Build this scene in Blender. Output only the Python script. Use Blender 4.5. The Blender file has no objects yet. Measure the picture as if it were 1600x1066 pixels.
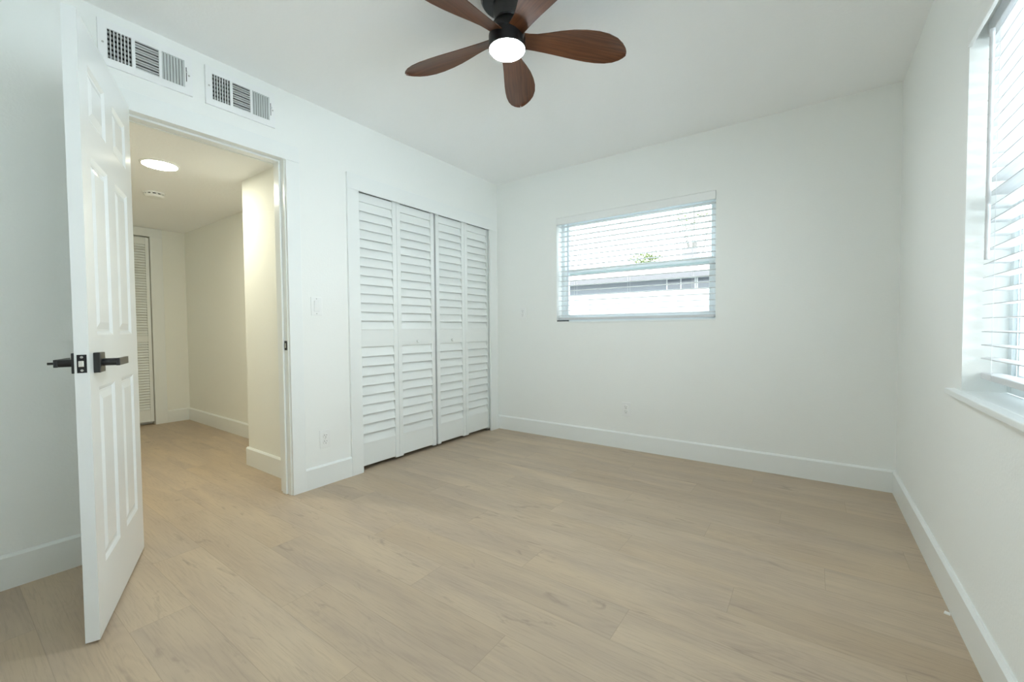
import bpy, bmesh, math, random
from mathutils import Vector, Matrix
random.seed(7)
scene = bpy.context.scene
COL = scene.collection
R = math.radians

# ------------------------------------------------------------------ camera
W, D, H = 3.0, 3.75, 2.44           # room: x 0..W, y -D..0, z 0..H
cam_data = bpy.data.cameras.new('camera')
cam_data.sensor_width = 36.0
cam_data.lens = 657.16 / 1600 * 36.0
cam_data.clip_start = 0.02
cam = bpy.data.objects.new('camera', cam_data)
COL.objects.link(cam)
def aim(o, loc, yaw, pitch, roll):
    f = Vector((math.sin(yaw) * math.cos(pitch), math.cos(yaw) * math.cos(pitch), math.sin(pitch)))
    r = Vector((math.cos(yaw), -math.sin(yaw), 0)); u = r.cross(f)
    c, s = math.cos(roll), math.sin(roll)
    r, u = c * r + s * u, -s * r + c * u
    m = Matrix((r, u, -f)).transposed().to_4x4(); m.translation = loc
    o.matrix_world = m
aim(cam, (2.5783, -3.3753, 1.0113), -0.61901, -0.03063, -0.008056)
scene.camera = cam

# ------------------------------------------------------------------ world, exposure
SKY = 6.2
FAN_LAMP = 195.0
HALL_LAMP = 132.0
SUN = 16.0
world = bpy.data.worlds.new('sky'); scene.world = world
world.use_nodes = True
wn = world.node_tree.nodes; wl = world.node_tree.links
bg = wn['Background']; bg.inputs['Strength'].default_value = SKY
geo = wn.new('ShaderNodeTexCoord'); sep = wn.new('ShaderNodeSeparateXYZ')
ramp = wn.new('ShaderNodeValToRGB')
wl.new(geo.outputs['Generated'], sep.inputs[0]); wl.new(sep.outputs['Z'], ramp.inputs['Fac'])
ramp.color_ramp.elements[0].position = 0.0; ramp.color_ramp.elements[0].color = (0.97, 0.99, 1.0, 1)
ramp.color_ramp.elements[1].position = 0.6; ramp.color_ramp.elements[1].color = (0.85, 0.945, 1.04, 1)
wl.new(ramp.outputs['Color'], bg.inputs['Color'])
sun_data = bpy.data.lights.new('sun', 'SUN'); sun_data.energy = SUN; sun_data.angle = R(0.6); sun_data.color = (0.93, 0.98, 1.03)
sun = bpy.data.objects.new('sun', sun_data); COL.objects.link(sun)
sun.rotation_euler = Vector((0.06, 0.0, -1.0)).to_track_quat('-Z', 'Y').to_euler()     # almost overhead: enters neither window
scene.view_settings.view_transform = 'Standard'
scene.view_settings.look = 'None'
scene.view_settings.exposure = 0.10
scene.view_settings.gamma = 1.0
scene.view_settings.use_curve_mapping = False
cy = scene.cycles
cy.max_bounces = 16; cy.diffuse_bounces = 10; cy.glossy_bounces = 6; cy.transmission_bounces = 8; cy.transparent_max_bounces = 24
cy.sample_clamp_indirect = 8.0
cy.use_denoising = True
cy.caustics_reflective = False; cy.caustics_refractive = False

# ------------------------------------------------------------------ materials
def mat(name, color, rough=0.5, metallic=0.0, bump=0.0, bscale=200.0, spec=0.5, coat=0.0, bdist=0.002):
    m = bpy.data.materials.new(name); m.use_nodes = True
    nt = m.node_tree; b = nt.nodes['Principled BSDF']
    b.inputs['Base Color'].default_value = (*color, 1)
    b.inputs['Roughness'].default_value = rough
    b.inputs['Metallic'].default_value = metallic
    b.inputs['Specular IOR Level'].default_value = spec
    b.inputs['Coat Weight'].default_value = coat
    if bump:
        tc = nt.nodes.new('ShaderNodeTexCoord'); nz = nt.nodes.new('ShaderNodeTexNoise'); bp = nt.nodes.new('ShaderNodeBump')
        nz.inputs['Scale'].default_value = bscale; nz.inputs['Detail'].default_value = 4.0
        bp.inputs['Strength'].default_value = bump; bp.inputs['Distance'].default_value = bdist
        nt.links.new(tc.outputs['Object'], nz.inputs['Vector']); nt.links.new(nz.outputs['Fac'], bp.inputs['Height'])
        nt.links.new(bp.outputs['Normal'], b.inputs['Normal'])
    return m
def emit(name, color, strength):
    m = bpy.data.materials.new(name); m.use_nodes = True
    b = m.node_tree.nodes['Principled BSDF']
    b.inputs['Base Color'].default_value = (0.9, 0.9, 0.88, 1)
    b.inputs['Emission Color'].default_value = (*color, 1); b.inputs['Emission Strength'].default_value = strength
    return m
def glass(name):
    m = bpy.data.materials.new(name); m.use_nodes = True
    nt = m.node_tree; nt.nodes.remove(nt.nodes['Principled BSDF'])
    out = nt.nodes['Material Output']
    t = nt.nodes.new('ShaderNodeBsdfTransparent'); t.inputs[0].default_value = (0.95, 0.98, 0.97, 1)
    g = nt.nodes.new('ShaderNodeBsdfGlossy'); g.inputs['Roughness'].default_value = 0.02
    fr = nt.nodes.new('ShaderNodeFresnel'); fr.inputs[0].default_value = 1.45
    mx = nt.nodes.new('ShaderNodeMixShader')
    # the pane is a thin box: only its entering faces reflect (a straight-through ray must not meet total reflection on the way out)
    ge = nt.nodes.new('ShaderNodeNewGeometry'); inv = nt.nodes.new('ShaderNodeMath'); inv.operation = 'SUBTRACT'; inv.inputs[0].default_value = 1.0
    mu = nt.nodes.new('ShaderNodeMath'); mu.operation = 'MULTIPLY'
    nt.links.new(ge.outputs['Backfacing'], inv.inputs[1]); nt.links.new(inv.outputs[0], mu.inputs[0]); nt.links.new(fr.outputs[0], mu.inputs[1])
    nt.links.new(mu.outputs[0], mx.inputs[0]); nt.links.new(t.outputs[0], mx.inputs[1]); nt.links.new(g.outputs[0], mx.inputs[2])
    nt.links.new(mx.outputs[0], out.inputs['Surface'])
    return m
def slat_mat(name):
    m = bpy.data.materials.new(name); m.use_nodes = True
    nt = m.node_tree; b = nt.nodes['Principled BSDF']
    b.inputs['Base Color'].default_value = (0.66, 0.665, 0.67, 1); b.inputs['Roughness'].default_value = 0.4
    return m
def floor_mat():
    m = bpy.data.materials.new('oak_planks'); m.use_nodes = True
    nt = m.node_tree; N = nt.nodes; L = nt.links; b = N['Principled BSDF']
    def node(t, **k):
        n = N.new(t)
        for a, v in k.items(): setattr(n, a, v)
        return n
    def math_(op, a, bb=None, c=None):
        n = node('ShaderNodeMath', operation=op)
        for i, v in enumerate((a, bb, c)):
            if v is None: continue
            if isinstance(v, (int, float)): n.inputs[i].default_value = v
            else: L.new(v, n.inputs[i])
        return n.outputs[0]
    tc = node('ShaderNodeTexCoord'); sp = node('ShaderNodeSeparateXYZ'); L.new(tc.outputs['Object'], sp.inputs[0])
    x, y = sp.outputs[0], sp.outputs[1]
    PW, PL = 0.178, 1.22
    v = math_('DIVIDE', math_('ADD', y, 2.645 + 30 * PW), PW)
    row = math_('FLOOR', v); fv = math_('FRACT', v)
    wn1 = node('ShaderNodeTexWhiteNoise', noise_dimensions='1D'); L.new(row, wn1.inputs['W'])
    u = math_('ADD', math_('DIVIDE', math_('ADD', x, 12.2 - 1.015), PL), math_('MULTIPLY', math_('SUBTRACT', row, 30.0), 0.382))
    pl = math_('FLOOR', u); fu = math_('FRACT', u)
    cb = node('ShaderNodeCombineXYZ'); L.new(row, cb.inputs[0]); L.new(pl, cb.inputs[1])
    wn2 = node('ShaderNodeTexWhiteNoise', noise_dimensions='2D'); L.new(cb.outputs[0], wn2.inputs['Vector'])
    rnd = wn2.outputs['Value']
    sc = node('ShaderNodeSeparateColor'); L.new(wn2.outputs['Color'], sc.inputs[0])
    # grain space: shifted per plank
    gx = math_('ADD', x, math_('MULTIPLY', sc.outputs[0], 37.0)); gy = math_('ADD', y, math_('MULTIPLY', sc.outputs[1], 53.0))
    gc = node('ShaderNodeCombineXYZ'); L.new(gx, gc.inputs[0]); L.new(gy, gc.inputs[1])
    def noise(sx, sy, scale, detail=4.0, rough=0.55, dist=0.0):
        mp = node('ShaderNodeMapping'); mp.inputs['Scale'].default_value = (sx, sy, 1); L.new(gc.outputs[0], mp.inputs[0])
        n = node('ShaderNodeTexNoise'); n.inputs['Scale'].default_value = scale; n.inputs['Detail'].default_value = detail
        n.inputs['Roughness'].default_value = rough; n.inputs['Distortion'].default_value = dist
        L.new(mp.outputs[0], n.inputs['Vector']); return n.outputs['Fac']
    broad = noise(0.9, 5.0, 1.6, 3.0, 0.5, 0.6)
    fine = noise(3.0, 60.0, 2.2, 6.0, 0.65, 0.2)
    # cathedral rings: sine of a warped field
    ringf = noise(0.8, 4.2, 1.3, 2.0, 0.45, 0.3)
    ring = math_('MULTIPLY_ADD', math_('SINE', math_('MULTIPLY', ringf, 150.0)), 0.5, 0.5)
    knotn = noise(2.6, 9.0, 1.55, 3.0, 0.6, 1.2)
    kn = node('ShaderNodeMapRange'); L.new(knotn, kn.inputs[0]); kn.inputs[1].default_value = 0.63; kn.inputs[2].default_value = 0.78
    patchn = noise(0.7, 2.0, 1.2, 2.0, 0.5, 0.0)
    def mix(f, a, c, mode='MIX'):
        n = node('ShaderNodeMix', data_type='RGBA', blend_type=mode)
        if isinstance(f, (int, float)): n.inputs[0].default_value = f
        else: L.new(f, n.inputs[0])
        for s, q in ((6, a), (7, c)):
            if isinstance(q, tuple): n.inputs[s].default_value = (*q, 1)
            else: L.new(q, n.inputs[s])
        return n.outputs[2]
    LIGHT, MID, TAN, DARK = (0.575, 0.455, 0.325), (0.475, 0.375, 0.285), (0.53, 0.395, 0.255), (0.29, 0.22, 0.165)
    bm_ = node('ShaderNodeMapRange'); L.new(broad, bm_.inputs[0]); bm_.inputs[1].default_value = 0.32; bm_.inputs[2].default_value = 0.68
    c = mix(bm_.outputs[0], LIGHT, MID)
    pm = node('ShaderNodeMapRange'); L.new(patchn, pm.inputs[0]); pm.inputs[1].default_value = 0.45; pm.inputs[2].default_value = 0.75
    c = mix(math_('MULTIPLY', pm.outputs[0], 0.5), c, TAN)
    c = mix(math_('MULTIPLY', rnd, 0.20), c, DARK)
    fm = node('ShaderNodeMapRange'); L.new(fine, fm.inputs[0]); fm.inputs[1].default_value = 0.50; fm.inputs[2].default_value = 0.78
    c = mix(math_('MULTIPLY', fm.outputs[0], 0.50), c, DARK)
    c = mix(math_('MULTIPLY', math_('MULTIPLY', ring, bm_.outputs[0]), 0.15), c, DARK)
    c = mix(math_('MULTIPLY', kn.outputs[0], 0.80), c, DARK)
    # seams
    e1 = math_('MINIMUM', fv, math_('SUBTRACT', 1.0, fv)); s1 = math_('LESS_THAN', e1, 0.0065)
    e2 = math_('MINIMUM', fu, math_('SUBTRACT', 1.0, fu)); s2 = math_('LESS_THAN', e2, 0.0010)
    seam = math_('MAXIMUM', s1, s2)
    c = mix(math_('MULTIPLY', seam, 0.30), c, (0.24, 0.18, 0.12))
    L.new(c, b.inputs['Base Color'])
    b.inputs['Roughness'].default_value = 0.42; b.inputs['Specular IOR Level'].default_value = 0.35
    bp = node('ShaderNodeBump'); bp.inputs['Strength'].default_value = 0.12; bp.inputs['Distance'].default_value = 0.001
    L.new(math_('SUBTRACT', fine, seam), bp.inputs['Height']); L.new(bp.outputs[0], b.inputs['Normal'])
    return m
def wood_blade_mat():
    m = bpy.data.materials.new('walnut'); m.use_nodes = True
    nt = m.node_tree; N = nt.nodes; L = nt.links; b = N['Principled BSDF']
    tc = N.new('ShaderNodeTexCoord'); mp = N.new('ShaderNodeMapping'); mp.inputs['Scale'].default_value = (2.0, 40.0, 40.0)
    nz = N.new('ShaderNodeTexNoise'); nz.inputs['Scale'].default_value = 2.5; nz.inputs['Detail'].default_value = 5; nz.inputs['Distortion'].default_value = 0.4
    rp = N.new('ShaderNodeValToRGB')
    rp.color_ramp.elements[0].position = 0.3; rp.color_ramp.elements[0].color = (0.060, 0.021, 0.009, 1)
    rp.color_ramp.elements[1].position = 0.7; rp.color_ramp.elements[1].color = (0.135, 0.050, 0.020, 1)
    L.new(tc.outputs['Object'], mp.inputs[0]); L.new(mp.outputs[0], nz.inputs['Vector']); L.new(nz.outputs['Fac'], rp.inputs[0]); L.new(rp.outputs[0], b.inputs['Base Color'])
    b.inputs['Roughness'].default_value = 0.42; b.inputs['Specular IOR Level'].default_value = 0.4
    return m

M = dict(
    wall=mat('wall_paint', (0.868, 0.882, 0.862), 0.75, bump=0.25, bscale=90, spec=0.3),
    ceiling=mat('ceiling_paint', (0.93, 0.94, 0.945), 0.85, bump=0.35, bscale=60, spec=0.2, bdist=0.003),
    hall=mat('hall_wall_paint', (0.87, 0.875, 0.83), 0.75, bump=0.2, bscale=90, spec=0.3),
    trim=mat('trim_paint', (0.845, 0.87, 0.86), 0.28, bump=0.03, bscale=60),
    door=mat('door_gloss_paint', (0.80, 0.825, 0.825), 0.16, bump=0.04, bscale=120, bdist=0.001),
    louver=mat('louver_paint', (0.83, 0.855, 0.845), 0.35),
    vinyl=mat('window_vinyl', (0.80, 0.85, 0.87), 0.35),
    plastic=mat('white_plastic', (0.86, 0.87, 0.86), 0.3),
    register=mat('register_enamel', (0.86, 0.87, 0.87), 0.35),
    register_grey=mat('register_fin_enamel', (0.55, 0.58, 0.57), 0.4),
    slat=slat_mat('blind_slat'),
    cord=mat('blind_cord', (0.75, 0.76, 0.76), 0.8),
    wand=mat('wand_plastic', (0.62, 0.66, 0.72), 0.2),
    black=mat('matt_black', (0.016, 0.016, 0.017), 0.30),
    satin_black=mat('satin_black_metal', (0.018, 0.018, 0.020), 0.28, metallic=0.5),
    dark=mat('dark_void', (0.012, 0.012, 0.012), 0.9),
    damper=mat('galvanised_metal', (0.30, 0.31, 0.30), 0.45, metallic=0.6),
    gap_shade=mat('sill_gap_black', (0.015, 0.015, 0.015), 0.8),
    chrome=mat('chrome', (0.75, 0.74, 0.72), 0.12, metallic=1.0),
    nickel=mat('screw_metal', (0.55, 0.55, 0.53), 0.3, metallic=1.0),
    slot=mat('outlet_slot', (0.03, 0.03, 0.03), 0.7),
    walnut=wood_blade_mat(), floor=floor_mat(), glass=glass('window_glass'),
    lens=emit('fan_lens', (0.90, 1.0, 1.06), FAN_LAMP), disc=emit('hall_lens', (1.0, 0.97, 0.78), HALL_LAMP),
    stucco=mat('stucco_grey', (0.27, 0.29, 0.32), 0.9, bump=0.4, bscale=40),
    stucco_light=mat('stucco_pale', (0.24, 0.26, 0.265), 0.9, bump=0.4, bscale=40),
    shingle=mat('roof_shingle', (0.40, 0.36, 0.355), 0.95, bump=0.6, bscale=25),
    fascia=mat('fascia_paint', (0.19, 0.18, 0.185), 0.7),
    house_glass=mat('house_window_glass', (0.16, 0.175, 0.20), 0.1),
    fence=mat('vinyl_fence', (0.72, 0.73, 0.73), 0.5),
    lawn=mat('bounce_concrete', (0.72, 0.745, 0.76), 0.9, bump=0.4, bscale=30),
    grass=mat('grass', (0.055, 0.064, 0.050), 0.95, bump=0.6, bscale=30),
    leaf=mat('leaf', (0.13, 0.17, 0.05), 0.6), bark=mat('bark', (0.17, 0.16, 0.15), 0.9),
)

# ------------------------------------------------------------------ geometry helpers
class MB:
    """collects shapes into one mesh"""
    def __init__(s): s.bm = bmesh.new()
    def box(s, x0, y0, z0, x1, y1, z1, m=None):
        v = [s.bm.verts.new(c) for c in ((x0,y0,z0),(x1,y0,z0),(x1,y1,z0),(x0,y1,z0),(x0,y0,z1),(x1,y0,z1),(x1,y1,z1),(x0,y1,z1))]
        if m is not None:
            for q in v: q.co = m @ q.co
        for f in ((3,2,1,0),(4,5,6,7),(0,1,5,4),(1,2,6,5),(2,3,7,6),(3,0,4,7)): s.bm.faces.new([v[i] for i in f])
        return s
    def cbox(s, c, size, rot=None):
        a, b, d = [q / 2 for q in size]
        m = Matrix.Translation(c) @ (rot.to_4x4() if rot is not None else Matrix())
        return s.box(-a, -b, -d, a, b, d, m)
    def prism(s, pts, axis, a0, a1, m=None):
        """outline pts in the two axes other than `axis` (cyclic order), swept from a0 to a1"""
        def P(p, a):
            q = [0, 0, 0]; q[axis] = a; o = [i for i in range(3) if i != axis]; q[o[0]], q[o[1]] = p
            q = Vector(q); return m @ q if m is not None else q
        A = [s.bm.verts.new(P(p, a0)) for p in pts]; B = [s.bm.verts.new(P(p, a1)) for p in pts]
        n = len(pts); s.bm.faces.new(A); s.bm.faces.new(B[::-1])
        for i in range(n): s.bm.faces.new((A[i], B[i], B[(i+1) % n], A[(i+1) % n]))
        return s
    def lathe(s, prof, c=(0,0,0), n=40, rot=None):
        """prof: list of (r, z); closed at the ends when r == 0"""
        rings = []
        m = Matrix.Translation(c) @ (rot.to_4x4() if rot is not None else Matrix())
        for r, z in prof:
            if r < 1e-6: rings.append([s.bm.verts.new(m @ Vector((0, 0, z)))])
            else: rings.append([s.bm.verts.new(m @ Vector((r*math.cos(2*math.pi*i/n), r*math.sin(2*math.pi*i/n), z))) for i in range(n)])
        for a, b in zip(rings, rings[1:]):
            if len(a) == 1 and len(b) == 1: continue
            for i in range(n):
                j = (i+1) % n
                if len(a) == 1: s.bm.faces.new((a[0], b[i], b[j]))
                elif len(b) == 1: s.bm.faces.new((a[i], b[0], a[j]))
                else: s.bm.faces.new((a[i], b[i], b[j], a[j]))
        return s
    def tube(s, p0, p1, r, n=10):
        p0, p1 = Vector(p0), Vector(p1); d = p1 - p0
        return s.lathe([(0, 0), (r, 0), (r, d.length), (0, d.length)], p0, n, d.to_track_quat('Z', 'Y').to_matrix())
    def build(s, name, material, parent=None, bevel=0.0, smooth=False, origin=None, seg=2):
        bmesh.ops.recalc_face_normals(s.bm, faces=s.bm.faces)
        off = Vector(origin) if origin is not None else (Vector(parent.get('_o', (0,0,0))) if parent is not None else Vector((0,0,0)))
        if off.length: bmesh.ops.translate(s.bm, verts=s.bm.verts, vec=-off)
        me = bpy.data.meshes.new(name); s.bm.to_mesh(me); s.bm.free()
        me.materials.append(material)
        o = bpy.data.objects.new(name, me); COL.objects.link(o)
        if parent is not None: o.parent = parent
        elif off.length: o.location = off
        if smooth:
            for p in me.polygons: p.use_smooth = True
            e = o.modifiers.new('split', 'EDGE_SPLIT'); e.split_angle = R(35)
        if bevel:
            b = o.modifiers.new('bevel', 'BEVEL'); b.width = bevel; b.segments = seg; b.limit_method = 'ANGLE'; b.angle_limit = R(40)
        return o
def tag(o, label, cat, group=None, kind=None):
    o['label'] = label; o['category'] = cat
    if group: o['group'] = group
    if kind: o['kind'] = kind
    return o
def thing(name, loc, label, cat, group=None, rotz=0.0, kind=None, local=False):
    """Empty at the base of a thing; its parts are given in world coordinates unless local"""
    o = bpy.data.objects.new(name, None); COL.objects.link(o)
    o.empty_display_size = 0.05
    o.location = loc; o.rotation_euler = (0, 0, rotz)
    ORIG[o.name] = Vector((0,0,0)) if local else Vector(loc)
    return tag(o, label, cat, group, kind)
ORIG = {}
def part(mb, name, material, parent, **k):
    root = parent
    while root.parent is not None: root = root.parent
    return mb.build(name, material, parent, origin=ORIG[root.name], **k) if ORIG[root.name].length else mb.build(name, material, parent, origin=(0,0,0), **k)
def struct(mb, name, material, label, cat, **k):
    return tag(mb.build(name, material, **k), label, cat, kind='structure')
def copy_tree(o, parent=None):
    c = o.copy(); COL.objects.link(c)
    if parent is not None: c.parent = parent
    for ch in list(o.children): copy_tree(ch, c)
    return c

# ------------------------------------------------------------------ room shell
T = 0.12           # partition thickness
TX = 0.20          # outer wall thickness
# openings
DOOR_Y0, DOOR_Y1, DOOR_Z = -2.825, -2.077, 2.045     # rough opening of the entry door
CL_Y0, CL_Y1, CL_Z = -1.61, -0.10, 2.015             # closet
W1 = (0.677, 2.003, 1.068, 2.002)                    # back window x0 x1 z0 z1
W2 = (-3.40, -1.305, 0.785, 2.002)                   # right window y0 y1 z0 z1, unseen end widened for extra daylight
HALL_Z = 2.11

struct(MB().box(-3.35, -D - 0.2, -0.12, W + TX, TX, 0.0), 'floor', M['floor'], 'pale oak plank floor running through the bedroom and hall', 'floor')
struct(MB().box(-T, -D - 0.2, H, W + TX, TX, H + 0.1), 'ceiling', M['ceiling'], 'white textured bedroom ceiling around the fan', 'ceiling')
b = MB()
b.box(-T, -D - 0.2, 0, 0, DOOR_Y0, H); b.box(-T, DOOR_Y0, DOOR_Z, 0, DOOR_Y1, H); b.box(-T, DOOR_Y1, 0, 0, CL_Y0, H)
b.box(-T, CL_Y0, CL_Z, 0, CL_Y1, H); b.box(-T, CL_Y1, 0, 0, TX, H)
struct(b, 'wall_left', M['wall'], 'white wall with the doorway, the closet and two air vents', 'wall')
b = MB()
b.box(0, 0, 0, W1[0], TX, H); b.box(W1[1], 0, 0, W + TX, TX, H); b.box(W1[0], 0, 0, W1[1], TX, W1[2] - 0.012); b.box(W1[0], 0, W1[3], W1[1], TX, H)
struct(b, 'wall_back', M['wall'], 'white wall around the smaller blind covered window', 'wall')
b = MB()
b.box(W, -D - 0.2, 0, W + TX, W2[0], H); b.box(W, W2[1], 0, W + TX, 0, H); b.box(W, W2[0], 0, W + TX, W2[1], W2[2] - 0.02); b.box(W, W2[0], W2[3], W + TX, W2[1], H)
struct(b, 'wall_right', M['wall'], 'white wall around the larger window with the projecting sill', 'wall')
struct(MB().box(0, -D - 0.2, 0, W, -D, H), 'wall_front', M['wall'], 'plain white wall facing the small window', 'wall')
# closet interior behind the louvered doors
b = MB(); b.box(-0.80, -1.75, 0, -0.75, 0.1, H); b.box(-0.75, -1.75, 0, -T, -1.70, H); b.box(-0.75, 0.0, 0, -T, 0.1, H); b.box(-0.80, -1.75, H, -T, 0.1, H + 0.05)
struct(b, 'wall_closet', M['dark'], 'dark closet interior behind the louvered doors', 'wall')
# hall
b = MB(); b.box(-0.86, -1.97, 0, -T, -1.87, HALL_Z); b.box(-0.86, -1.87, 0, -0.81, -1.62, HALL_Z)
struct(b, 'wall_hall_right', M['hall'], 'projecting hall wall right beside the doorway', 'wall')
struct(MB().box(-3.30, -1.62, 0, -0.81, -1.55, HALL_Z), 'wall_hall_side', M['hall'], 'set back cream hall wall beyond the projecting corner', 'wall')
b = MB(); b.box(-3.30, -3.40, 0, -3.20, -2.56, HALL_Z); b.box(-3.30, -2.56, 2.03, -3.20, -1.93, HALL_Z); b.box(-3.30, -1.93, 0, -3.20, -1.62, HALL_Z); b.box(-3.32, -2.60, 0, -3.30, -1.9, HALL_Z)
struct(b, 'wall_hall_end', M['hall'], 'end wall of the hall around its narrow louvered door', 'wall')
struct(MB().box(-3.30, -3.50, 0, -T, -3.40, HALL_Z), 'wall_hall_left', M['hall'], 'hall wall on the hinge side of the doorway', 'wall')
struct(MB().box(-3.32, -3.50, HALL_Z, -T, -1.55, HALL_Z + 0.1), 'ceiling_hall', M['ceiling'], 'lower hall ceiling with the round light', 'ceiling')

# ------------------------------------------------------------------ baseboards
BT, BH = 0.015, 0.135
def bb_profile_x(x, s):   # outline in (x, z), thickness in direction s
    return [(x, 0), (x + s*BT, 0), (x + s*BT, BH - 0.010), (x + s*0.006, BH), (x, BH)]
b = MB(); b.prism(bb_profile_x(0, 1), 1, -2.006, -1.68); b.prism(bb_profile_x(0, 1), 1, -D, -2.905); b.prism(bb_profile_x(0, 1), 1, -0.03, 0)
struct(b, 'baseboard_left', M['trim'], 'white baseboard along the doorway and closet wall', 'baseboard')
struct(MB().prism(bb_profile_x(0, -1), 0, 0, W), 'baseboard_back', M['trim'], 'white baseboard below the smaller window', 'baseboard')
struct(MB().prism(bb_profile_x(W, -1), 1, -D, -BT), 'baseboard_right', M['trim'], 'white baseboard below the larger window', 'baseboard')
struct(MB().prism(bb_profile_x(-D, 1), 0, 0, W), 'baseboard_front', M['trim'], 'white baseboard on the plain wall', 'baseboard')
b = MB(); b.prism(bb_profile_x(-1.97, -1), 0, -0.875, -0.14); b.prism(bb_profile_x(-0.86, -1), 1, -1.968, -1.637)
struct(b, 'baseboard_hall_right', M['trim'], 'white baseboard wrapping the projecting hall corner', 'baseboard')
struct(MB().prism(bb_profile_x(-1.62, -1), 0, -3.2, -0.86), 'baseboard_hall_side', M['trim'], 'white baseboard along the set back hall wall', 'baseboard')
struct(MB().prism(bb_profile_x(-3.2, 1), 1, -1.827, -1.635), 'baseboard_hall_end', M['trim'], 'short baseboard between hall louvered door and hall corner', 'baseboard')

# ------------------------------------------------------------------ trims
CT = 0.018
t1 = thing('trim_1', (0, -2.45, 0), 'white casing and jamb framing the doorway to the hall', 'door frame', kind='structure')
JY0, JY1, JZ = -2.812, -2.092, 2.032
b = MB(); b.box(-T - 0.002, JY1, 0, 0.001, DOOR_Y1, DOOR_Z); b.box(-T - 0.002, DOOR_Y0, 0, 0.001, JY0, DOOR_Z); b.box(-T - 0.002, JY0, JZ, 0.001, JY1, DOOR_Z)
part(b, 'jamb', M['trim'], t1)
b = MB(); b.box(-0.086, JY1 - 0.011, 0, -0.040, JY1, JZ); b.box(-0.086, JY0, 0, -0.040, JY0 + 0.011, JZ); b.box(-0.086, JY0 + 0.011, JZ - 0.011, -0.040, JY1 - 0.011, JZ)
part(b, 'door_stop', M['trim'], t1, bevel=0.002)
b = MB(); b.box(0, JY1 + 0.005, 0, CT, -2.006, JZ - 0.005); part(b, 'casing', M['trim'], t1, bevel=0.002)
b = MB(); b.box(0, -2.905, 0, CT, JY0 - 0.005, JZ - 0.005); part(b, 'casing', M['trim'], t1, bevel=0.002)
b = MB(); b.box(0, -2.905, JZ - 0.005, CT, -2.006, 2.118); part(b, 'casing', M['trim'], t1, bevel=0.002)
b = MB()   # hall-side casing
b.box(-T - 0.016, JY1 + 0.005, 0, -T, -1.99, HALL_Z); b.box(-T - 0.016, -2.90, 0, -T, JY0 - 0.005, HALL_Z); b.box(-T - 0.016, JY0 - 0.005, JZ - 0.005, -T, JY1 + 0.005, HALL_Z)
part(b, 'hall_casing', M['trim'], t1, bevel=0.002)
b = MB(); b.box(-0.036, JY1 - 0.003, 0.888, -0.008, JY1, 0.945); sp_ = part(b, 'strike_plate', M['satin_black'], t1, bevel=0.001)
sp_['label'] = 'black strike plate'
part(MB().box(-0.030, JY1 - 0.0036, 0.902, -0.016, JY1 - 0.0028, 0.931), 'latch_hole', M['nickel'], sp_)

t2 = thing('trim_2', (0, -0.86, 0), 'white casing framing the louvered closet', 'door frame', kind='structure')
b = MB(); b.box(0, -1.682, 0, CT, -1.592, 1.97); part(b, 'casing', M['trim'], t2, bevel=0.002)
b = MB(); b.box(0, -0.140, 0, CT, -0.030, 1.97); part(b, 'casing', M['trim'], t2, bevel=0.002)
b = MB(); b.box(0, -1.682, 1.97, CT, -0.030, 2.078); part(b, 'casing', M['trim'], t2, bevel=0.002)
b = MB(); b.box(-T, -1.61, 0, 0, -1.605, CL_Z); b.box(-T, -0.104, 0, 0, -0.10, CL_Z); b.box(-T, -1.605, 2.006, 0, -0.104, CL_Z)
part(b, 'jamb', M['trim'], t2)
b = MB(); b.box(-0.062, -1.604, 1.990, -0.022, -0.105, 2.006); part(b, 'door_track', M['dark'], t2)
b = MB(); b.box(-0.055, -0.155, 0.0, -0.025, -0.106, 0.003); b.box(-0.028, -0.13, 0.003, -0.025, -0.106, 0.016); part(b, 'floor_pivot', M['nickel'], t2)
b = MB(); b.box(-0.055, -1.604, 0.0, -0.025, -1.555, 0.003); b.box(-0.028, -1.604, 0.003, -0.025, -1.58, 0.016); part(b, 'floor_pivot', M['nickel'], t2)

t3 = thing('trim_3', (-3.2, -2.25, 0), 'cream painted casing around the hall louvered door', 'door frame', kind='structure')
b = MB(); b.box(-3.2, -1.932, 0, -3.182, -1.828, 2.018); part(b, 'casing', M['trim'], t3, bevel=0.002)
b = MB(); b.box(-3.2, -2.66, 0, -3.182, -2.556, 2.018); part(b, 'casing', M['trim'], t3, bevel=0.002)
b = MB(); b.box(-3.2, -2.66, 2.018, -3.182, -1.828, 2.105); part(b, 'casing', M['trim'], t3, bevel=0.002)

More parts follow.
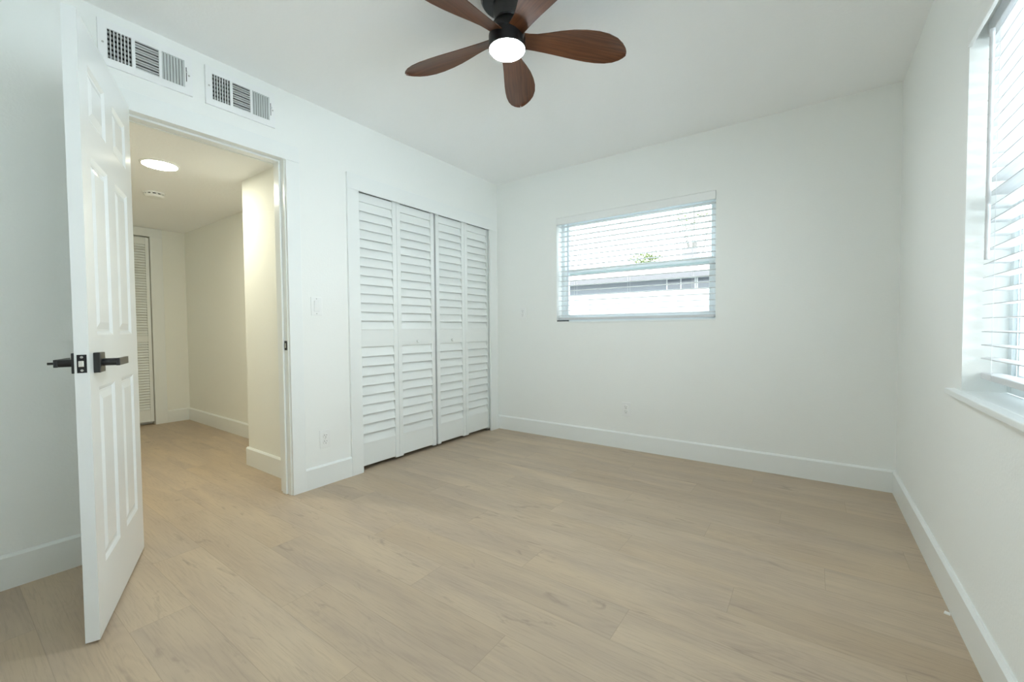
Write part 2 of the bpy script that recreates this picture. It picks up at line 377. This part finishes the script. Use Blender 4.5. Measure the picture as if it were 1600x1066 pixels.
# ------------------------------------------------------------------ entry door (open)
def raised_slab(w, h, t, panels, groove=0.026, depth=0.007):
    """slab x 0..w, y -t..0, z 0..h; panels (x0,x1,z0,z1) are recessed on both faces with a raised field"""
    mb = MB(); bm = mb.bm
    xs = sorted({0, w} | {p[0] for p in panels} | {p[1] for p in panels}); zs = sorted({0, h} | {p[2] for p in panels} | {p[3] for p in panels})
    hole = {(p[0], p[2]): p for p in panels}
    for y, sgn in ((0, 1), (-t, -1)):
        V = {}
        def vert(x, z, yy):
            k = (round(x, 5), round(z, 5), round(yy, 5))
            if k not in V: V[k] = bm.verts.new((x, yy, z))
            return V[k]
        for i in range(len(xs) - 1):
            for j in range(len(zs) - 1):
                x0, x1, z0, z1 = xs[i], xs[i+1], zs[j], zs[j+1]
                p = next((p for p in panels if p[0] - 1e-6 <= x0 and x1 <= p[1] + 1e-6 and p[2] - 1e-6 <= z0 and z1 <= p[3] + 1e-6), None)
                if p is None:
                    bm.faces.new([vert(x0, z0, y), vert(x1, z0, y), vert(x1, z1, y), vert(x0, z1, y)])
        for x0, x1, z0, z1 in panels:
            prev = None
            zi = [z for z in zs if z0 - 1e-6 <= z <= z1 + 1e-6]
            for inset, dep in ((0, 0), (0.008, 0.55*depth), (0.013, depth), (0.020, depth), (0.044, 0.15*depth)):
                ring = [(x0+inset, z0+inset), (x1-inset, z0+inset), (x1-inset, z1-inset), (x0+inset, z1-inset)]
                cur = [vert(a, c, y - sgn*dep) for a, c in ring]
                if prev:
                    for k in range(4): bm.faces.new((prev[k], prev[(k+1) % 4], cur[(k+1) % 4], cur[k]))
                prev = cur
            bm.faces.new(prev)
    # rim
    for a, c in (((0,0),(w,0)), ((w,0),(w,h)), ((w,h),(0,h)), ((0,h),(0,0))):
        q = [bm.verts.new((a[0], 0, a[1])), bm.verts.new((c[0], 0, c[1])), bm.verts.new((c[0], -t, c[1])), bm.verts.new((a[0], -t, a[1]))]
        bm.faces.new(q)
    bmesh.ops.remove_doubles(bm, verts=bm.verts, dist=1e-5)
    return mb
LEAF_W, LEAF_H, LEAF_T = 0.690, 2.012, 0.035
FREE = Vector((0.704, -3.067, 0.009))      # visible face, free edge, bottom
DANG = math.atan2(0.38067, -0.92471)       # local +x runs from the free edge to the hinges
# local frame: x from the free edge to the hinge, y = 0 visible face; slab behind the visible face
door = thing('door_1', FREE, 'white six panel door standing open into the room with black lever handle', 'door', rotz=DANG, kind='structure', local=True)
PAN = []
for x0, x1 in ((0.092, 0.290), (0.392, 0.590)):
    PAN += [(x0, x1, 0.215, 0.815), (x0, x1, 0.990, 1.585), (x0, x1, 1.700, 1.885)]
mb = raised_slab(LEAF_W, LEAF_H, LEAF_T, PAN)
# the visible face looks to the hall side: local -y after the turn, so mirror the slab
for v in mb.bm.verts: v.co.y = -v.co.y
part(mb, 'leaf', M['door'], door)
# handle: rose at x 0.070, z 0.90 ; visible face y=0 looks to -y
HX, HZ = 0.068, 0.900
def lever(sign, y0):
    h = MB().cbox((HX, y0 + sign*0.0085, HZ), (0.058, 0.017, 0.066))
    hd = part(h, 'door_handle', M['black'], door, bevel=0.0015); hd['label'] = 'square black rose with flat lever'
    n = MB().tube((HX, y0 + sign*0.017, HZ), (HX, y0 + sign*0.052, HZ), 0.0125, 20)
    part(n, 'neck', M['black'], hd, smooth=True)
    l = MB().cbox((HX + 0.047, y0 + sign*0.057, HZ), (0.120, 0.010, 0.025))
    part(l, 'lever', M['black'], hd, bevel=0.0015)
    if sign > 0: part(MB().tube((HX, y0 + 0.060, HZ), (HX, y0 + 0.078, HZ), 0.004, 12), 'privacy_pin', M['black'], hd)
lever(-1, 0.0); lever(1, LEAF_T)
b = MB().box(-0.0012, 0.006, HZ - 0.029, 0.0, 0.029, HZ + 0.029)
lp = part(b, 'latch_plate', M['satin_black'], door, bevel=0.0005); lp['label'] = 'black latch plate on the door edge'
part(MB().prism([(0.011, HZ - 0.010), (0.024, HZ - 0.010), (0.024, HZ + 0.010), (0.011, HZ + 0.010)], 0, -0.010, -0.001), 'latch_bolt', M['chrome'], lp, bevel=0.002)
for dz in (-0.021, 0.021):
    part(MB().lathe([(0, -0.0022), (0.0035, -0.0018), (0.004, -0.001)], (0, 0.0175, HZ + dz), 14, Matrix.Rotation(R(90), 3, 'Y')), 'screw', M['nickel'], lp, smooth=True)
for hz in (0.22, 1.02, 1.80):
    part(MB().tube((LEAF_W + 0.006, LEAF_T + 0.005, hz - 0.045), (LEAF_W + 0.006, LEAF_T + 0.005, hz + 0.045), 0.0065, 14), 'hinge', M['satin_black'], door, smooth=True)

# ------------------------------------------------------------------ louvered bifold doors
def louver_panel(y0, y1, x_front, thick, z0, z1, stile, top_rail, mids, bot_rail, pitch, slat_d, slat_t, ang, name, parent, horn=0.010, fromz=None):
    """panel lying in the y-z plane, front face at x_front"""
    xb = x_front - thick
    b = MB()
    b.box(xb, y0, z0 - horn, x_front, y0 + stile, z1 + horn); b.box(xb, y1 - stile, z0 - horn, x_front, y1, z1 + horn)
    rails = [(z1 - top_rail, z1)] + mids + [(z0, z0 + bot_rail)]
    for a, c in rails: b.box(xb + 0.003, y0 + stile, a, x_front - 0.003, y1 - stile, c)
    for (a0, a1), (b0, b1) in zip(rails, rails[1:]):
        gap = a0 - b1; n = max(1, round(gap / pitch)); p = gap / n
        for k in range(n):
            zc = b1 + p * (k + 0.5)
            rot = Matrix.Rotation(ang, 3, 'Y')
            b.cbox(((x_front + xb) / 2, (y0 + y1) / 2, zc), (slat_t, y1 - y0 - 2*stile + 0.004, slat_d), rot)
    return part(b, name, M['louver'], parent, bevel=0.0012, seg=1)
XF = -0.020
def bifold(name, label, panels, knob_y):
    r = thing(name, (XF - 0.014, panels[0][0], 0.0), label, 'closet door', kind='structure', group='bifold closet doors')
    ps = []
    for y0, y1 in panels:
        ps.append(louver_panel(y0, y1, XF, 0.028, 0.030, 1.974, 0.037, 0.060, [(0.885, 1.010)], 0.160, 0.0665, 0.073, 0.006, R(-17), 'door_panel', r))
    which = next(i for i, (a, c) in enumerate(panels) if a < knob_y < c)
    k = MB().lathe([(0, 0.022), (0.008, 0.021), (0.0125, 0.016), (0.0125, 0.012), (0.006, 0.006), (0.008, 0.0)], (XF - 0.003, knob_y, 0.912), 20, Matrix.Rotation(R(90), 3, 'Y'))
    part(k, 'knob', M['louver'], ps[which], smooth=True)
    return r
bifold('door_2', 'white louvered bifold closet door pair nearer the doorway', [(-1.603, -1.243), (-1.241, -0.850)], -1.047)
bifold('door_3', 'white louvered bifold closet door pair nearer the small window', [(-0.829, -0.471), (-0.469, -0.109)], -0.648)
hd = thing('door_4', (-3.22, -2.245, 0), 'narrow louvered closet door at the end of the hall', 'door', kind='structure')
louver_panel(-2.243, -1.938, -3.206, 0.028, 0.035, 2.006, 0.030, 0.075, [(0.895, 0.960)], 0.13, 0.0277, 0.026, 0.005, R(-30), 'door_panel', hd, horn=0.0)
louver_panel(-2.552, -2.247, -3.206, 0.028, 0.035, 2.006, 0.030, 0.075, [(0.895, 0.960)], 0.13, 0.0277, 0.026, 0.005, R(-30), 'door_panel', hd, horn=0.0)

# ------------------------------------------------------------------ air vents
def vent(yc, zc, label):
    v = thing('air_vent', (0, yc, zc - 0.098), label, 'air vent', 'wall air registers above the doorway')
    w, h = 0.347, 0.197
    ow, oh = 0.088, 0.130                       # bank openings
    cs = [yc - 0.101, yc - 0.003, yc + 0.096]
    z0, z1 = zc - oh/2, zc + oh/2; X = 0.010
    b = MB()
    b.box(0.0, yc - w/2, z1, X, yc + w/2, zc + h/2); b.box(0.0, yc - w/2, zc - h/2, X, yc + w/2, z0)
    ed = [yc - w/2] + sum([[c - ow/2, c + ow/2] for c in cs], []) + [yc + w/2]
    for a, c in zip(ed[0::2], ed[1::2]): b.box(0.0, a, z0, X, c, z1)
    part(b, 'frame', M['register'], v)
    part(MB().box(0.0002, yc - w/2 + 0.012, z0 - 0.005, 0.0014, yc + w/2 - 0.012, z1 + 0.005), 'duct_opening', M['dark'], v)
    # damper blades seen through the first bank
    b = MB()
    for k in range(6):
        b.cbox((0.0030, cs[0], z0 + 0.012 + k*0.0212), (0.0012, ow, 0.0105))
    part(b, 'damper', M['damper'], v)
    for i, (c, ang) in enumerate(((cs[0], 38), (cs[2], -50))):
        b = MB()
        for k in range(8):
            b.cbox((0.0065, c - ow/2 + 0.0015 + k * (ow - 0.003)/7, zc), (0.0085, 0.0026 if i == 0 else 0.0092, oh), Matrix.Rotation(R(0 if i == 0 else -25), 3, 'Z'))
        part(b, 'grille', M['register'] if i == 0 else M['register_grey'], v)
    b = MB(); g2 = MB()
    for k in range(11):
        zz = z0 + 0.002 + k * (oh - 0.004)/10
        b.cbox((0.0065, cs[1], zz), (0.0085, ow, 0.0014), Matrix.Rotation(R(-12), 3, 'Y'))
        if k < 10 and k % 2 == 0: g2.cbox((0.0030, cs[1], zz + 0.0065), (0.0012, ow, 0.0080))
    part(b, 'grille', M['register'], v)
    part(g2, 'damper', M['damper'], v)
    b = MB(); b.box(X, yc + w/2 - 0.0265, zc - 0.035, X + 0.0006, yc + w/2 - 0.0235, zc + 0.035); sl = part(b, 'lever_slot', M['slot'], v)
    part(MB().box(X + 0.0004, yc + w/2 - 0.025, zc + 0.008, X + 0.012, yc + w/2 - 0.018, zc + 0.014), 'damper_lever', M['register'], v, bevel=0.001)
    for yy in (yc - w/2 + 0.016, yc + w/2 - 0.014):
        part(MB().lathe([(0.0045, 0), (0.004, 0.0015), (0, 0.0022)], (X, yy, zc - 0.002), 12, Matrix.Rotation(R(90), 3, 'Y')), 'screw', M['nickel'], v, smooth=True)
    return v
vent(-2.7145, 2.296, 'white air vent above the hinge side of the doorway')
vent(-2.311, 2.290, 'white air vent above the latch side of the doorway, nearer the closet')

# ------------------------------------------------------------------ switch and outlets (built on the left wall, front to +x)
def wallplate(name, loc, rotz, label, cat, group, kind):
    v = thing(name, loc, label, cat, group, rotz=rotz, local=True)   # local: x out of the wall, y along, z up
    part(MB().box(0, -0.037, -0.058, 0.005, 0.037, 0.058), 'cover_plate', M['plastic'], v, bevel=0.002)
    if kind == 'switch':
        r = MB().prism([(0.004, -0.033), (0.0062, -0.033), (0.0105, 0.033), (0.004, 0.033)], 1, -0.0165, 0.0165)
        part(r, 'rocker', M['plastic'], v, bevel=0.0008)
        part(MB().box(0.0045, -0.0185, -0.035, 0.0054, 0.0185, 0.035), 'rocker_frame', M['cord'], v)
        sc = (-0.047, 0.047)
    else:
        for dz in (-0.0195, 0.0195):
            s = part(MB().lathe([(0.0175, 0.0), (0.0175, 0.0036), (0.016, 0.0042), (0, 0.0042)], (0.004, 0, dz), 28, Matrix.Rotation(R(90), 3, 'Y')), 'socket', M['plastic'], v, smooth=True)
            b = MB(); b.box(0.008, -0.0078, dz + 0.001, 0.0085, -0.0054, dz + 0.010); b.box(0.008, 0.0054, dz + 0.002, 0.0085, 0.0078, dz + 0.009)
            b.lathe([(0.0026, 0), (0.0026, 0.0005), (0, 0.0005)], (0.008, 0, dz - 0.0075), 12, Matrix.Rotation(R(90), 3, 'Y'))
            part(b, 'slots', M['slot'], s)
        sc = (0.0,)
    for z in sc:
        part(MB().lathe([(0.0034, 0), (0.003, 0.001), (0, 0.0014)], (0.005, 0, z), 12, Matrix.Rotation(R(90), 3, 'Y')), 'screw', M['nickel'], v, smooth=True)
    return v
wallplate('light_switch', (0, -1.907, 1.161), 0, 'white rocker light switch between the doorway and the closet', 'light switch', None, 'switch')
G = 'wall power outlets'
wallplate('power_outlet', (0, -1.867, 0.300), 0, 'white power outlet low on the strip between doorway and closet', 'outlet', G, 'outlet')
wallplate('power_outlet', (0.309, 0, 1.154), R(-90), 'white power outlet level with the small window, beside the closet corner', 'outlet', G, 'outlet')
wallplate('power_outlet', (1.333, 0, 0.331), R(-90), 'white power outlet below the small window, just above the baseboard', 'outlet', G, 'outlet')

# ------------------------------------------------------------------ windows
def window(name, label, a0, a1, z0, z1, place, depth0, meet, left_extra=0.0):
    """place(u, v, w, ...) maps along-wall u, depth v (outwards), height w to world boxes"""
    r = thing(name, place((a0 + a1)/2, depth0, z0), label, 'window', kind='structure')
    def bx(mb, u0, v0, w0, u1, v1, w1):
        p, q = place(u0, v0, w0), place(u1, v1, w1)
        mb.box(min(p[0], q[0]), min(p[1], q[1]), min(p[2], q[2]), max(p[0], q[0]), max(p[1], q[1]), max(p[2], q[2]))
    def ring(mb, u0, u1, w0, w1, v0, v1, t, tb=None, tt=None):
        tb = tb or t; tt = tt or t
        bx(mb, u0, v0, w0, u0 + t, v1, w1); bx(mb, u1 - t, v0, w0, u1, v1, w1); bx(mb, u0 + t, v0, w0, u1 - t, v1, w0 + tb); bx(mb, u0 + t, v0, w1 - tt, u1 - t, v1, w1)
    b = MB(); ring(b, a0, a1, z0, z1, depth0, depth0 + 0.075, 0.032); part(b, 'frame', M['vinyl'], r, bevel=0.002)
    b = MB(); ring(b, a0 + 0.030, a1 - 0.030, z0 + 0.030, meet + 0.025, depth0 + 0.008, depth0 + 0.036, 0.034); s1 = part(b, 'sash', M['vinyl'], r, bevel=0.002)
    b = MB(); ring(b, a0 + 0.030, a1 - 0.030, meet - 0.025, z1 - 0.030, depth0 + 0.040, depth0 + 0.068, 0.026, tb=0.040); s2 = part(b, 'sash', M['vinyl'], r, bevel=0.002)
    b = MB(); bx(b, a0 + 0.062, depth0 + 0.020, z0 + 0.062, a1 - 0.062, depth0 + 0.024, meet - 0.007); part(b, 'glass', M['glass'], s1)
    b = MB(); bx(b, a0 + 0.054, depth0 + 0.052, meet + 0.013, a1 - 0.054, depth0 + 0.056, z1 - 0.054); part(b, 'glass', M['glass'], s2)
    return r, bx
w1, bx1 = window('window_1', 'smaller white single hung window in the wall facing the camera', W1[0], W1[1], W1[2], W1[3], lambda u, v, w: (u, v, w), 0.105, 1.520)
part(MB().box(W1[0] - 0.004, -0.006, W1[2] - 0.012, W1[1] + 0.004, 0.105, W1[2]), 'sill', M['trim'], w1, bevel=0.002)
part(MB().box(W1[0] + 0.002, 0.004, W1[2], W1[0] + 0.118, 0.016, W1[2] + 0.010), 'sill_gap_shade', M['gap_shade'], w1)  # black strip painted in for the shade between bottom rail and sill
w2, bx2 = window('window_2', 'larger white window behind blinds in the wall beside the camera', W2[0], W2[1], W2[2], W2[3], lambda u, v, w: (W + v, u, w), 0.105, 1.40)
part(MB().box(W - 0.030, W2[0] - 0.06, W2[2] - 0.020, W, W2[1] + 0.065, W2[2]).box(W, W2[0], W2[2] - 0.020, W + 0.105, W2[1], W2[2]), 'sill', M['trim'], w2, bevel=0.003)

# ------------------------------------------------------------------ blinds
def blind(loc, rotz, label, length, z_top, z_bot, pitch, front, slat_front, cords, wand_u, wand_len, wand_r, tilt):
    """local: u = x along the window, y into the recess, z up; origin at the window's corner on the wall plane"""
    r = thing('window_blind', loc, label, 'window blind', 'white slatted window blinds', rotz=rotz, local=True)
    part(MB().box(0.003, front, z_top - 0.062, length - 0.003, front + 0.012, z_top - 0.002), 'valance', M['plastic'], r, bevel=0.002)
    part(MB().box(0.008, slat_front - 0.002, z_top - 0.048, length - 0.008, slat_front + 0.050, z_top - 0.003), 'headrail', M['slat'], r, bevel=0.002)
    b = MB(); n = int((z_top - 0.075 - (z_bot + 0.040)) / pitch)
    for k in range(n + 1):
        zz = z_top - 0.075 - k * pitch
        m = Matrix.Translation((length/2, slat_front + 0.025, zz)) @ Matrix.Rotation(tilt, 4, 'X')
        prof = [(-0.025, 0.0), (-0.013, 0.0021), (0.0, 0.0028), (0.013, 0.0021), (0.025, 0.0), (0.025, -0.0026), (0.013, -0.0005), (0.0, 0.0002), (-0.013, -0.0005), (-0.025, -0.0026)]
        b.prism(prof, 0, -length/2 + 0.010, length/2 - 0.010, m)
    part(b, 'slat_stack', M['slat'], r)
    part(MB().box(0.010, slat_front, z_bot, length - 0.010, slat_front + 0.050, z_bot + 0.020), 'bottom_rail', M['slat'], r, bevel=0.003)
    for c in cords:
        b = MB()
        for yy in (slat_front - 0.0015, slat_front + 0.0515): b.tube((c, yy, z_bot + 0.005), (c, yy, z_top - 0.04), 0.0007, 6)
        part(b, 'ladder_cord', M['cord'], r)
    part(MB().tube((wand_u, slat_front - 0.012, z_top - 0.065), (wand_u, slat_front - 0.012, z_top - 0.065 - wand_len), wand_r, 12), 'tilt_wand', M['wand'] if wand_r < 0.004 else M['slat'], r, smooth=True)
    return r
blind((W1[0], 0, 0), 0, 'white slatted blind with thin wand covering the smaller window in the far wall', W1[1] - W1[0], W1[3], W1[2] + 0.014, 0.0447, -0.004, 0.022, (0.17, 0.66, 1.16), 0.114, 0.75, 0.0032, R(0))
blind((W, W2[1], 0), R(-90), 'white slatted blind hanging over the larger window with the projecting sill', W2[1] - W2[0], W2[3], W2[2] + 0.045, 0.0447, -0.006, 0.042, (0.12, 0.62, 1.12, 1.50), 0.095, 0.72, 0.0062, R(0))

# ------------------------------------------------------------------ ceiling fan
FX, FY = 1.500, -1.880
fan = thing('ceiling_fan', (FX, FY, H), 'black ceiling fan with five walnut blades and a round light', 'ceiling fan')
part(MB().lathe([(0.112, H), (0.112, H - 0.028), (0.104, H - 0.040), (0.060, H - 0.046), (0, H - 0.046)], (FX, FY, 0), 48), 'canopy', M['satin_black'], fan, smooth=True)
part(MB().lathe([(0.058, H - 0.04), (0.058, 2.348), (0.050, 2.336), (0.046, 2.326), (0, 2.326)], (FX, FY, 0), 40), 'neck', M['black'], fan, smooth=True)
part(MB().lathe([(0, 2.334), (0.049, 2.334), (0.051, 2.330), (0.049, 2.326), (0, 2.326)], (FX, FY, 0), 40), 'collar', M['satin_black'], fan, smooth=True)
part(MB().lathe([(0.046, 2.328), (0.058, 2.318), (0.067, 2.302), (0.071, 2.285), (0.071, 2.270), (0.079, 2.262), (0.079, 2.206), (0.0765, 2.2045), (0.0755, 2.209), (0, 2.209)], (FX, FY, 0), 48), 'motor_housing', M['satin_black'], fan, smooth=True)
lens = part(MB().lathe([(0.0750, 2.2085), (0.0745, 2.2045), (0.070, 2.198), (0.058, 2.1915), (0.036, 2.187), (0, 2.1855)], (FX, FY, 0), 48), 'light_lens', M['lens'], fan, smooth=True)
lens['label'] = 'glowing round lens'
BLADE_R0, BLADE_R1 = 0.060, 0.545
def blade_mesh():
    """blade along +x; +y is the straight edge, -y the bulging edge, which hangs lower"""
    # (t, straight edge y, bulging edge y)
    prof = [(0.00, 0.034, -0.036), (0.06, 0.034, -0.038), (0.13, 0.033, -0.044), (0.22, 0.033, -0.060), (0.32, 0.034, -0.080), (0.43, 0.036, -0.099), (0.54, 0.038, -0.112),
            (0.65, 0.038, -0.119), (0.75, 0.035, -0.118), (0.84, 0.027, -0.108), (0.91, 0.014, -0.090), (0.96, -0.003, -0.070), (0.985, -0.018, -0.054), (1.0, -0.034, -0.038)]
    bm = bmesh.new(); n = 12; th = 0.006
    top, bot = [], []
    for t, a, c in prof:
        r = BLADE_R0 + t * (BLADE_R1 - BLADE_R0)
        ang = R(-5) * (1 - t)**1.5 + R(BLADE_PITCH)
        rt, rb = [], []
        for k in range(n + 1):
            s = k / n; y = a + (c - a) * s
            camber = 0.010 * math.sin(math.pi * s) * min(1, 3*t)
            z = y * math.sin(ang) + camber * math.cos(ang) - 0.018 * t; yy = y * math.cos(ang)
            hth = th/2 * (0.35 + 0.65 * math.sin(math.pi * min(max(s, 0.04), 0.96))**0.5) * (1 if t < 0.95 else 0.6)
            rt.append(bm.verts.new((r, yy, z + hth))); rb.append(bm.verts.new((r, yy, z - hth)))
        top.append(rt); bot.append(rb)
    for i in range(len(prof) - 1):
        for k in range(n):
            bm.faces.new((top[i][k], top[i+1][k], top[i+1][k+1], top[i][k+1])); bm.faces.new((bot[i][k], bot[i][k+1], bot[i+1][k+1], bot[i+1][k]))
        bm.faces.new((top[i][0], bot[i][0], bot[i+1][0], top[i+1][0])); bm.faces.new((top[i][n], top[i+1][n], bot[i+1][n], bot[i][n]))
    for i in (0, -1):
        for k in range(n): bm.faces.new((top[i][k], top[i][k+1], bot[i][k+1], bot[i][k]))
    return bm
BLADE_PITCH = -11
mb = MB(); mb.bm.free(); mb.bm = blade_mesh()
first = mb.build('blade', M['walnut'], fan, origin=(0, 0, 0), smooth=True)
for k in range(5):
    o = first if k == 0 else first.copy()
    if k: COL.objects.link(o); o.parent = fan
    o.location = (0, 0, 2.254 - H); o.rotation_euler = (0, 0, R(49.8 + 72*k))

# ------------------------------------------------------------------ hall ceiling fittings
lt = thing('ceiling_light', (-0.936, -2.430, HALL_Z), 'round flush light glowing on the hall ceiling', 'ceiling light')
part(MB().lathe([(0.105, HALL_Z), (0.104, HALL_Z - 0.005), (0.094, HALL_Z - 0.009), (0.092, HALL_Z - 0.006), (0.0, HALL_Z - 0.006)], (-0.936, -2.430, 0), 48), 'trim_ring', M['plastic'], lt, smooth=True)
part(MB().lathe([(0.0915, HALL_Z - 0.0062), (0.09, HALL_Z - 0.008), (0, HALL_Z - 0.0095)], (-0.936, -2.430, 0), 48), 'light_lens', M['disc'], lt, smooth=True)
sx, sy = -1.700, -2.265
sd = thing('smoke_detector', (sx, sy, HALL_Z), 'white round smoke detector on the hall ceiling behind the light', 'smoke detector')
part(MB().lathe([(0.070, HALL_Z), (0.070, HALL_Z - 0.010), (0.0, HALL_Z - 0.010)], (sx, sy, 0), 40), 'base', M['plastic'], sd, smooth=True)
part(MB().lathe([(0.058, HALL_Z - 0.010), (0.058, HALL_Z - 0.018), (0, HALL_Z - 0.018)], (sx, sy, 0), 40), 'smoke_inlet', M['slot'], sd, smooth=True)
b = MB().lathe([(0.064, HALL_Z - 0.018), (0.063, HALL_Z - 0.026), (0.050, HALL_Z - 0.036), (0, HALL_Z - 0.038)], (sx, sy, 0), 40)
for k in range(12):
    a = 2*math.pi*k/12; b.cbox((sx + 0.061*math.cos(a), sy + 0.061*math.sin(a), HALL_Z - 0.014), (0.008, 0.012, 0.010), Matrix.Rotation(a, 3, 'Z'))
part(b, 'cover', M['plastic'], sd, smooth=True)

# ------------------------------------------------------------------ small scrap by the baseboard
b = MB(); b.prism([(2.966, -1.329), (2.982, -1.333), (2.984, -1.318), (2.972, -1.312)], 2, 0.0, 0.004)
tag(b.build('paper_scrap', M['plastic'], origin=(2.975, -1.322, 0)), 'tiny white scrap lying against the baseboard under the larger window', 'scrap')

# ------------------------------------------------------------------ outside
struct(MB().box(-14, TX, -0.30, W + TX, 30, -0.15), 'ground_lawn', M['grass'], 'lawn outside the smaller window', 'ground')
struct(MB().box(W + TX, -14, -0.30, 22, 30, -0.15), 'ground_bounce', M['lawn'], 'concrete yard outside the larger window, made pale to bounce daylight in', 'ground')  # concrete kept pale as a bounce, to brighten ceiling and slat undersides
# fence behind the back window
fy = 7.70
fn = thing('garden_fence', (1.0, fy, -0.15), 'white board fence outside the smaller window', 'fence')
part(MB().box(-8, fy, -0.10, 4.5, fy + 0.04, 1.82), 'fence_panel', M['fence'], fn)
part(MB().box(-8, fy - 0.03, 1.82, 4.5, fy + 0.07, 1.93), 'top_rail', M['fence'], fn)
for k in range(5): part(MB().box(-7.5 + 2.4*k, fy - 0.05, -0.15, -7.38 + 2.4*k, fy + 0.0, 1.82), 'post', M['fence'], fn)
# house behind the fence
hy = 10.4
hs = thing('neighbour_house', (0, hy, -0.15), 'low grey house with shallow roof beyond the white fence', 'house')
part(MB().box(-9, hy, -0.15, 6.6, hy + 6, 2.58), 'house_wall', M['stucco'], hs)
b = MB(); b.prism([(hy - 0.55, 2.58), (hy - 0.55, 2.64), (hy + 3.0, 3.28), (hy + 6.5, 2.64), (hy + 6.5, 2.58)], 0, -9.5, 7.1)
part(b, 'roof', M['shingle'], hs)
part(MB().box(-9.5, hy - 0.60, 2.47, 7.1, hy - 0.55, 2.64), 'fascia', M['fascia'], hs)
for xx in (-1.15, -0.25):
    f = part(MB().box(xx - 0.04, hy - 0.03, 0.9, xx + 0.84, hy, 2.54), 'window_frame', M['fence'], hs)
    part(MB().box(xx, hy - 0.04, 0.95, xx + 0.38, hy - 0.03, 2.50).box(xx + 0.42, hy - 0.04, 0.95, xx + 0.80, hy - 0.03, 2.50), 'pane', M['house_glass'], f)
part(MB().box(-1.42, hy + 2.9, 3.0, -0.90, hy + 3.4, 3.93), 'chimney', M['fascia'], hs)
# tree beyond the house
def tree(x, y, zb, hgt, rad, n, label):
    t = thing('tree', (x, y, zb), label, 'tree', 'trees outside the smaller window')
    b = MB(); b.tube((x, y, zb), (x, y, zb + hgt*0.7), 0.12, 10)
    for k in range(7):
        a = random.uniform(0, 6.28); b.tube((x, y, zb + hgt*random.uniform(0.4, 0.65)), (x + math.cos(a)*rad*0.8, y + math.sin(a)*rad*0.8, zb + hgt*random.uniform(0.75, 0.95)), 0.025, 6)
    part(b, 'trunk', M['bark'], t)
    b = MB()
    for k in range(n):
        a, c = random.uniform(0, 6.28), random.uniform(-1, 1); rr = rad * random.uniform(0.3, 1)
        p = Vector((x + rr*math.cos(a)*math.sqrt(1-c*c), y + rr*math.sin(a)*math.sqrt(1-c*c), zb + hgt*0.85 + rr*0.6*c))
        q = Matrix.Rotation(random.uniform(0, 6.28), 3, 'Z') @ Matrix.Rotation(random.uniform(-1.2, 1.2), 3, 'X')
        vs = [b.bm.verts.new(p + q @ Vector(v)) for v in ((-0.09, 0, 0), (0, -0.04, 0), (0.10, 0, 0.02), (0, 0.04, 0))]
        b.bm.faces.new(vs)
    part(b, 'foliage', M['leaf'], t)
tree(-4.30, 18.0, -0.15, 5.4, 0.85, 420, 'small leafy green tree showing above the meeting rail of smaller window')
tree(-2.10, 18.6, -0.15, 7.6, 1.0, 120, 'sparse bare branched tree at the far upper corner of smaller window')
# wing of the neighbouring house outside the right window
nh = thing('house_wing', (5.1, 6.0, -0.15), 'pale house outside the larger window, with eave and narrow windows', 'house')
part(MB().box(5.10, 3.2, -0.15, 9.0, 7.4, 2.78), 'house_wall', M['stucco_light'], nh)
b = MB(); b.prism([(4.64, 2.70), (4.64, 2.76), (7.0, 3.5), (9.4, 2.76), (9.4, 2.70)], 1, 2.8, 7.6)
part(b, 'roof', M['fence'], nh)
for yy in (4.42, 4.80):
    f = part(MB().box(5.06, yy - 0.03, 0.4, 5.10, yy + 0.23, 2.30), 'window_frame', M['fence'], nh)
    part(MB().box(5.05, yy, 0.45, 5.06, yy + 0.20, 2.25), 'pane', M['house_glass'], f)
